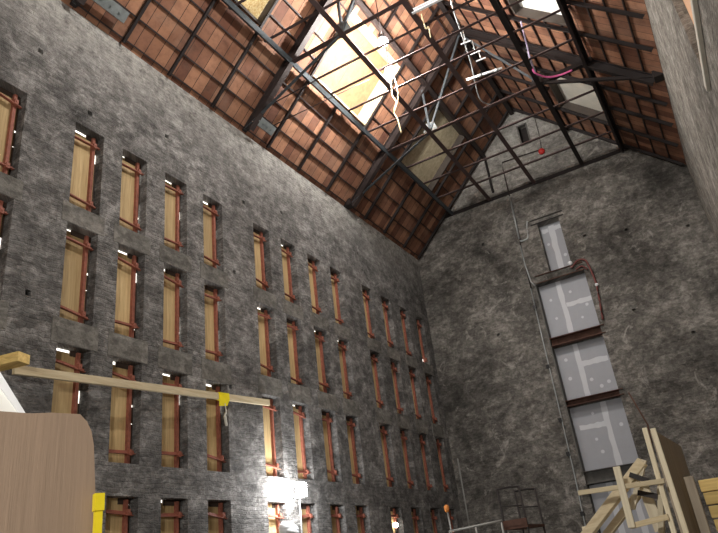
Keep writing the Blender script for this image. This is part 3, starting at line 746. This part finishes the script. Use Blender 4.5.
mb = MB(); a = q0+Vector((.04, 0, -.05)); mb.hexa([a+Vector(v) for v in ((0, -.17, -.18), (0, .08, -.14), (.01, .08, -.14), (.01, -.17, -.18), (0, -.16, .05), (0, .17, .05), (.01, .17, .05), (.01, -.16, .05))]); t.part('flap', mb, M['tape'])
t.part('frayed_tail', MB().tube(smooth_path([q0+Vector((.045, .0, -.15)), q0+Vector((.05, .03, -.32)), q0+Vector((.04, .0, -.42)), q0+Vector((.05, .03, -.62))]), [.012]*6+[.018]*6+[.03]*6+[.02], 6), M['offwhite'], label='frayed white rope end')

# ------------------------------------------------------------------ brown board at near left, with what stands round it
e1 = W(-.2826, .1723, 0); e2 = W(-.268, .204, 0); e1.z = e2.z = 0
dv = (e2-e1).normalized(); nn = Vector((dv.y, -dv.x, 0))
def prof(pts, th, base, dv_, nn_):
    mb = MB(); f = [base+dv_*s+Vector((0, 0, z)) for s, z in pts]; bk = [p-nn_*th for p in f]
    mb.face(f); mb.face(bk[::-1]); k = len(f)
    for i in range(k): mb.face([f[i], bk[i], bk[(i+1) % k], f[(i+1) % k]])
    return mb
o = single('fibre_board', prof([(-1.2, .0), (.43, 0), (.415, 1.94), (.385, 2.30), (.372, 2.36), (.35, 2.405), (.318, 2.437), (.2, 2.44), (.12, 2.434), (0, 2.44), (-1.2, 2.44)], .02, e1, dv, nn), M['brownboard'],
       'large brown fibreboard sheet with a worn rounded corner at near left', 'board', e1)
o = single('white_sheet', prof([(-1.3, 0), (.34, 0), (.34, 2.20), (.12, 2.42), (-.02, 2.62), (-.4, 3.05), (-1.3, 3.05)], .02, e1-nn*.10, dv, nn), M['white_board'], 'white sheet with a slanting edge just behind the brown board', 'sheet', e1-nn*.10)
single('panel_edge_trim', prof([(.125, 2.405), (.135, 2.42), (-.01, 2.64), (-.40, 3.07), (-.42, 3.05), (-.04, 2.62)], .03, e1-nn*.085, dv, nn), M['white'], 'bright white strip along the slanting edge of the white sheet', 'trim strip', e1-nn*.085+Vector((0, 0, 2.4)))
t = T('yellow_prop', 'yellow painted prop standing at the edge of the brown board', 'prop', e1+dv*.425+nn*.02)
b0 = e1+dv*.415+nn*.03
t.part('post', MB().channel(b0+Vector((0, 0, 0)), b0-dv*.005+Vector((0, 0, 2.04)), .03, .03, .012, (nn.x, nn.y, 0)), M['yellow'])
t.part('head', MB().beam(b0-dv*.005+Vector((0, 0, 2.02)), b0-dv*.006+Vector((0, 0, 2.09)), .04, .04, (nn.x, nn.y, 0)), M['yellow'])
t.part('base_plate', MB().box(b0+Vector((-.07, -.07, 0)), b0+Vector((.07, .07, .012))), M['yellow'])

# ------------------------------------------------------------------ timber scaffold at lower right
ZG = 0
def V3(x, y, z): return W(x, y, z)
t = T('timber_scaffold', 'pale timber scaffold frame with rails and a diagonal brace by the gable slot', 'scaffold', Vector((W(-.09, .755, 0).x, W(-.09, .755, 0).y, 0)))
a = W(-.0885, .755, .104); a0 = Vector((W(-.093, 0, 0).x, a.y, 0))
t.part('post', MB().beam(a0, a, .045, .05, (0, 1, 0)), M['timber_z'], bevel=.005)
t.part('post', MB().beam(Vector((W(-.19, 0, 0).x, W(0, .82, 0).y, 0)), W(-.187, .82, .02), .085, .085, (0, 1, 0)), M['timber_z'], bevel=.005)
t.part('rail', MB().beam(W(-.1705, .748, .0512), W(-.084, .748, .0495), .035, .045), M['timber_x'], bevel=.004)
t.part('rail', MB().beam(W(-.128, .748, .0125), W(-.090, .748, .0165), .035, .05), M['timber_x'], bevel=.004)
t.part('short_upright', MB().beam(W(-.1255, .742, .011), W(-.1245, .742, .070), .065, .03, (0, 1, 0)), M['timber_z'], bevel=.004)
t.part('diagonal_brace', MB().beam(W(-.207, .80, -.008), W(-.103, .78, .074), .06, .10, (0, .2, 1)), M['timber_x'], bevel=.004)
t.part('diagonal_brace', MB().beam(W(-.200, .835, -.016), W(-.120, .83, .049), .05, .08, (0, .2, 1)), M['timber_x'], bevel=.004)
t.part('knee_brace', MB().beam(W(-.128, .79, .030), W(-.1015, .78, .075), .05, .06, (0, 1, 0)), M['timber_z'])
t.part('hanger_post', MB().beam(W(-.108, .80, .005), W(-.113, .80, .058), .10, .05, (0, 1, 0)), M['timber_z'])
t.part('steel_bracket', MB().beam(W(-.119, .775, .063), W(-.102, .775, .0535), .03, .05), M['steel_b'])
t.part('steel_bracket', MB().beam(W(-.116, .775, .044), W(-.098, .775, .0375), .03, .05), M['steel_b'])
t.part('knee_brace', MB().beam(W(-.107, .79, .0), W(-.093, .78, .047), .05, .09, (0, 1, 0)), M['timber_z'])
t.part('blocking', MB().beam(W(-.123, .80, -.004), W(-.109, .80, -.004), .08, .10), M['timber_y'])
# plywood sheet standing along the hall beside it
t = T('plywood_sheet', 'tall weathered plywood sheet on edge beside the timber scaffold post', 'sheet', Vector((W(-.083, .77, 0).x, W(0, .77, 0).y, 0)))
mb = MB(); A = [W(-.0865, .775, 0), W(-.0865, 1.03, 0)]; z1 = [2.60, 2.66]
xa, xb = W(-.0865, 0, 0).x, W(-.0815, 0, 0).x
mb.hexa([(xa, A[0].y, 0), (xb, A[0].y, 0), (xb, A[1].y, 0), (xa, A[1].y, 0), (xa, A[0].y, z1[0]), (xb, A[0].y, z1[0]), (xb, A[1].y, z1[1]), (xa, A[1].y, z1[1])])
t.part('sheet', mb, M['grey_ply'])
t.part('edge_stud', MB().beam(Vector((W(-.078, 0, 0).x, A[0].y-.06, 0)), Vector((W(-.0825, 0, 0).x, A[0].y-.03, 2.62)), .05, .04, (0, 1, 0)), M['timber_z'], bevel=.004, label='pale timber stud at the near edge')
single('rebar', MB().tube([W(-.096, .79, .01), W(-.0885, .79, .112), W(-.098, .79, .150)], .009, 6), M['rust'], 'thin steel rod sticking up behind the scaffold post', 'rod', W(-.098, .79, .01))
# crate of stacked timber behind
t = T('timber_post', 'grey weathered post at the end of the stacked yellow timbers', 'post', Vector((W(-.088, .99, 0).x, W(0, .99, 0).y, 0)))
t.part('post', MB().beam(Vector((W(-.0715, .0, 0).x, W(0, .87, 0).y, 0)), W(-.0715, .87, .058), .09, .09, (0, 1, 0)), M['grey_ply'], bevel=.005)
for k, zz in enumerate((.042, .0275, .0125, -.0025, -.0175, -.0325, -.0475, -.062, -.077, -.092, -.107, -.122, -.137, -.152, -.167)):
    if k > 3: break
    lab = ['topmost', 'second from top', 'third from top', 'fourth from top', 'fifth from top'][k]
    single('stacked_timber', MB().beam(W(-.066+.001*k, .92, zz+.006), W(.08, .92, zz+.006), .16, .125), M['timber_y'], f'yellow squared timber beside the grey post at right edge, {lab}', 'timber', W(-.066, .92, zz), 'stacked yellow timbers', .008)
t = T('timber_trestle', 'rough wooden trestle carrying the stacked yellow timbers', 'trestle', Vector((W(-.03, .92, 0).x, W(0, .92, 0).y, 0)))
t.part('top', MB().beam(W(-.06, .92, -.0078), W(.08, .92, -.0078), .2, .08), M['grey_ply'])
for x in (-.05, .07):
    for y in (.912, .928): t.part('leg', MB().beam(Vector((W(x, 0, 0).x, W(0, y, 0).y, 0)), W(x, y, -.0118), .07, .07, (0, 1, 0)), M['grey_ply'])

# ------------------------------------------------------------------ scaffold tower and railing at bottom centre
y = 1.6
t = T('scaffold_tower', 'dark steel scaffold tower with guard frame at the foot of the gable', 'scaffold', Vector((W(-.525, y, 0).x, W(0, y, 0).y, 0)))
for x, dx in ((-.5525, 0), (-.4985, 0)):
    for yy in (y, y+.13):
        t.part('standard', MB().tube([Vector((W(x+.004, yy, 0).x, W(x, yy, 0).y, 0)), W(x, yy, .147)], .024, 8), M['steel_b'])
for yy in (y, y+.13):
    t.part('guard_rail', MB().tube([W(-.5525, yy, .147), W(-.520, yy, .148), W(-.4985, yy, .145)], .022, 8), M['steel_b'])
    t.part('guard_rail', MB().tube([W(-.5525, yy, .108), W(-.4985, yy, .103)], .016, 8), M['steel_b'])
t.part('deck', MB().box(W(-.556, y-.004, .055), W(-.495, y+.134, .061)), M['rust'])
t.part('toe_board', MB().box(W(-.556, y-.006, .061), W(-.495, y-.003, .075)), M['rust'])
t = T('guard_railing', 'pale metal railing sloping gently beside the scaffold tower', 'railing', Vector((W(-.61, 1.59, 0).x, W(0, 1.59, 0).y, 0)))
t.part('top_rail', MB().tube([W(-.69, 1.59, .070), W(-.552, 1.59, .076)], .028, 8), M['alu'])
for x in (-.688, -.62, -.5545): t.part('post', MB().tube([Vector((W(x, 1.59, 0).x, W(0, 1.59, 0).y, 0)), W(x, 1.59, .073)], .024, 8), M['alu'])
t.part('mid_rail', MB().tube([W(-.69, 1.59, .02), W(-.552, 1.59, .025)], .02, 8), M['alu'])
t = T('marker_pole', 'slim pole with an orange cap near the far window-wall corner', 'pole', Vector((W(-.692, 1.62, 0).x, W(0, 1.62, 0).y, 0)))
t.part('pole', MB().tube([Vector((W(-.690, 1.62, 0).x, W(0, 1.62, 0).y, 0)), W(-.699, 1.62, .118)], .022, 8), M['alu'])
t.part('cap', MB().tube([W(-.699, 1.62, .116), W(-.700, 1.62, .121), W(-.700, 1.62, .130), W(-.700, 1.62, .134)], [.03, .06, .06, .03], 10), M['orange'])
single('wall_conduit', MB().tube([W(-.976, YE-.004, .02), W(-.976, YE-.004, .36)], .03, 8), M['alu'], 'pale upright pipe on the gable beside the window-wall corner', 'pipe', W(-.976, YE, .02))

# ------------------------------------------------------------------ daylight beyond the boards, camera
wd = bpy.data.worlds.new('sky'); bpy.context.scene.world = wd; wd.use_nodes = True
bg = wd.node_tree.nodes['Background']; bg.inputs[0].default_value = (1, .95, .86, 1); bg.inputs[1].default_value = 2.2

yaw, pitch, roll, f = -.48818628, .43856438, -.12772118, 652.33
fw = Vector((math.sin(yaw)*math.cos(pitch), math.cos(yaw)*math.cos(pitch), math.sin(pitch)))
r0 = Vector((math.cos(yaw), -math.sin(yaw), 0)); u0 = r0.cross(fw)
cr, sr = math.cos(roll), math.sin(roll)
rt = r0*cr+u0*sr; up = u0*cr-r0*sr
cam = bpy.data.cameras.new('camera'); cam.sensor_width = 36; cam.lens = 36*f/718; cam.clip_end = 200
co = bpy.data.objects.new('camera', cam); C.objects.link(co)
mw = Matrix((rt, up, -fw)).transposed().to_4x4(); mw.translation = W(0, 0, 0); co.matrix_world = mw
sc = bpy.context.scene; sc.camera = co
vs = sc.view_settings; vs.view_transform = 'Standard'; vs.look = 'None'; vs.gamma = 1; vs.use_curve_mapping = False; vs.exposure = 0.28
try:
    sc.cycles.use_denoising = True
except Exception: pass
